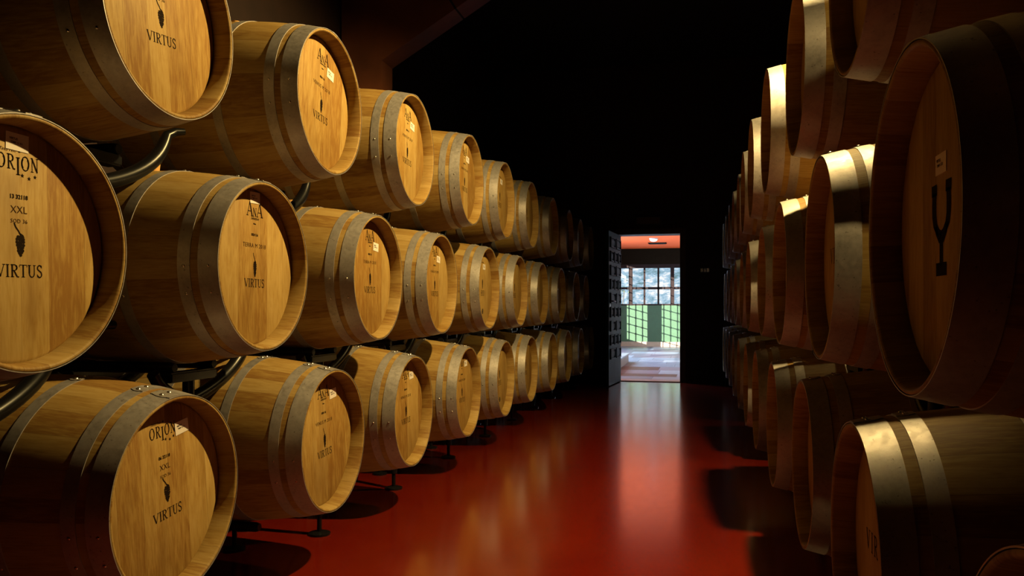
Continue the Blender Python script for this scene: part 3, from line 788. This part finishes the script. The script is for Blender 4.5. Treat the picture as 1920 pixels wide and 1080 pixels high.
# iron grilles with rosettes in the two openings nearest the end wall
for a, b_ in ((20.0, 22.09), (22.46, 23.34), (17.3, 19.6), (14.3, 16.9)):
    g = empty('window_grille', (GX0 - 0.06, a, 0.47)); g['kind'] = 'structure'
    bm = NB(); L_ = b_ - a; Hh = 2.28; sy = 0.243; sz = 0.243
    k = 1
    while k * sy < L_: tube(bm, [(0, k * sy, 0), (0, k * sy, Hh)], 0.013, 8); k += 1
    j = 1
    while j * sz < Hh: tube(bm, [(0, 0, j * sz), (0, L_, j * sz)], 0.013, 8); j += 1
    for kk in range(1, k):
        for jj in range(1, j):
            bmesh.ops.create_icosphere(bm, subdivisions=1, radius=0.034, matrix=Matrix.Translation((0, kk * sy, jj * sz)))
    obj('grille_bars', bm, M['iron'], g, False)
# step platform, ceiling lamp and vent
t = empty('stone_platform', (-1.45, 17.2, 0)); tag(t, 'low pale stone platform with brown riser on the gallery floor behind the door leaf', 'platform')
bm = NB(); box(bm, -1.5, 0.0, -3.3, 0.0, 0.0, 0.165, bev=0.004); obj('riser', bm, GM['riser'], t, False)
bm = NB(); box(bm, -1.5, 0.02, -3.32, 0.02, 0.165, 0.195, bev=0.005); obj('top_slab', bm, GM['marble'], t, False)
t = empty('ceiling_lamp', (-1.115, 20.9, GC)); tag(t, 'round white ceiling lamp on the orange ceiling beyond the doorway', 'lamp')
bm = NB(); bmesh.ops.create_cone(bm, cap_ends=True, segments=32, radius1=0.105, radius2=0.115, depth=0.03, matrix=Matrix.Translation((0, 0, -0.015))); obj('base', bm, GM['white'], t)
bm = NB(); bmesh.ops.create_uvsphere(bm, u_segments=28, v_segments=12, radius=0.10, matrix=Matrix.Translation((0, 0, -0.03)) @ Matrix.Diagonal((1, 1, 0.55, 1)))
lm, nt, b = newmat('lit_lamp_glass'); b.inputs['Base Color'].default_value = (0.9, 0.9, 0.92, 1); b.inputs['Emission Color'].default_value = (0.95, 0.95, 1, 1); b.inputs['Emission Strength'].default_value = 0.7
obj('diffuser', bm, lm, t)
t = empty('ceiling_vent', (-1.09, 22.4, GC)); tag(t, 'dark slatted vent in the orange ceiling just beyond the round lamp', 'vent')
bm = NB(); box(bm, -0.25, 0.25, -0.2, 0.2, -0.012, 0.0); obj('frame', bm, GM['lintel'], t, False)
bm = NB()
for k in range(6): box(bm, -0.22, 0.22, -0.16 + k * 0.06, -0.135 + k * 0.06, -0.024, -0.012)
obj('slat', bm, M['iron'], t, False)

# ------------------------------------------------------------------ hillside outside
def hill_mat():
    m, nt, b = newmat('haze_tinted_scrub_hillside')
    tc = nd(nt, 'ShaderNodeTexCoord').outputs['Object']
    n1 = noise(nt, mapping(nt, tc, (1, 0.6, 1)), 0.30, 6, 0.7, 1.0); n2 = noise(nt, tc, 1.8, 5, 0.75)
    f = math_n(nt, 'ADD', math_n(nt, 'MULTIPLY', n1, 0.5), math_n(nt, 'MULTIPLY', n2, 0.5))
    col = ramp(nt, f, [(0.40, (0.020, 0.045, 0.045)), (0.46, (0.05, 0.095, 0.13)), (0.51, (0.10, 0.15, 0.20)), (0.56, (0.22, 0.22, 0.23)), (0.62, (0.34, 0.34, 0.35))])  # blue-green distance haze is mixed into the scrub and stone colours
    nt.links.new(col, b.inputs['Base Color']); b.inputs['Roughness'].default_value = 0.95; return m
bm = NB(); nx, ny = 60, 50; g = []
for j in range(ny + 1):
    row_ = []
    for i in range(nx + 1):
        X = -70 + 130 * i / nx; Yy = 32 + 110 * j / ny
        up = max(0, (Yy - 45)) * 0.42
        z = -1.0 + up + math.sin(X * 0.21 + Yy * 0.13) * 0.35 * min(1, up) + math.sin(X * 0.07 - 1.0) * 0.9 * min(1, up / 3) - max(0, X + 12) * 0.03 * min(1, up / 4)
        row_.append(bm.verts.new((X, Yy, z)))
    g.append(row_)
for j in range(ny):
    for i in range(nx): bm.faces.new((g[j][i], g[j][i + 1], g[j + 1][i + 1], g[j + 1][i]))
o = struct('hillside', bm, hill_mat(), None, True)
M['leafg'] = plain('yellow_green_leaves', (0.16, 0.22, 0.03), 0.6, var=0.3); M['bark'] = plain('grey_bark', (0.12, 0.09, 0.07), 0.8)
t = empty('shrub', (-2.62, 26.0, -0.2)); tag(t, 'yellow-green leafy shrub outside the far window, by its left pane', 'shrub')
bm = NB(); rs = random.Random(5)
for k in range(5): tube(bm, bez((0, 0, -0.8), (0.02 * k, 0, 0.4), (0.1 * (k - 2), 0.05, 1.2), (0.14 * (k - 2), 0.1, 1.95 + 0.05 * (k % 2)), 8), 0.012, 6)
obj('stem', bm, M['bark'], t)
bm = NB()
for k in range(150):
    c = Vector((rs.gauss(0, 0.16), rs.gauss(0.05, 0.1), 1.98 + rs.gauss(0, 0.13)))
    q = Matrix.Translation(c) @ Matrix.Rotation(rs.uniform(0, 6), 4, 'Z') @ Matrix.Rotation(rs.uniform(-1.2, 1.2), 4, 'X')
    vs = [bm.verts.new(q @ Vector(p)) for p in ((0, 0, 0), (0.05, 0.018, 0.008), (0.11, 0, 0), (0.05, -0.018, 0.008))]; bm.faces.new(vs)
obj('foliage', bm, M['leafg'], t, False)
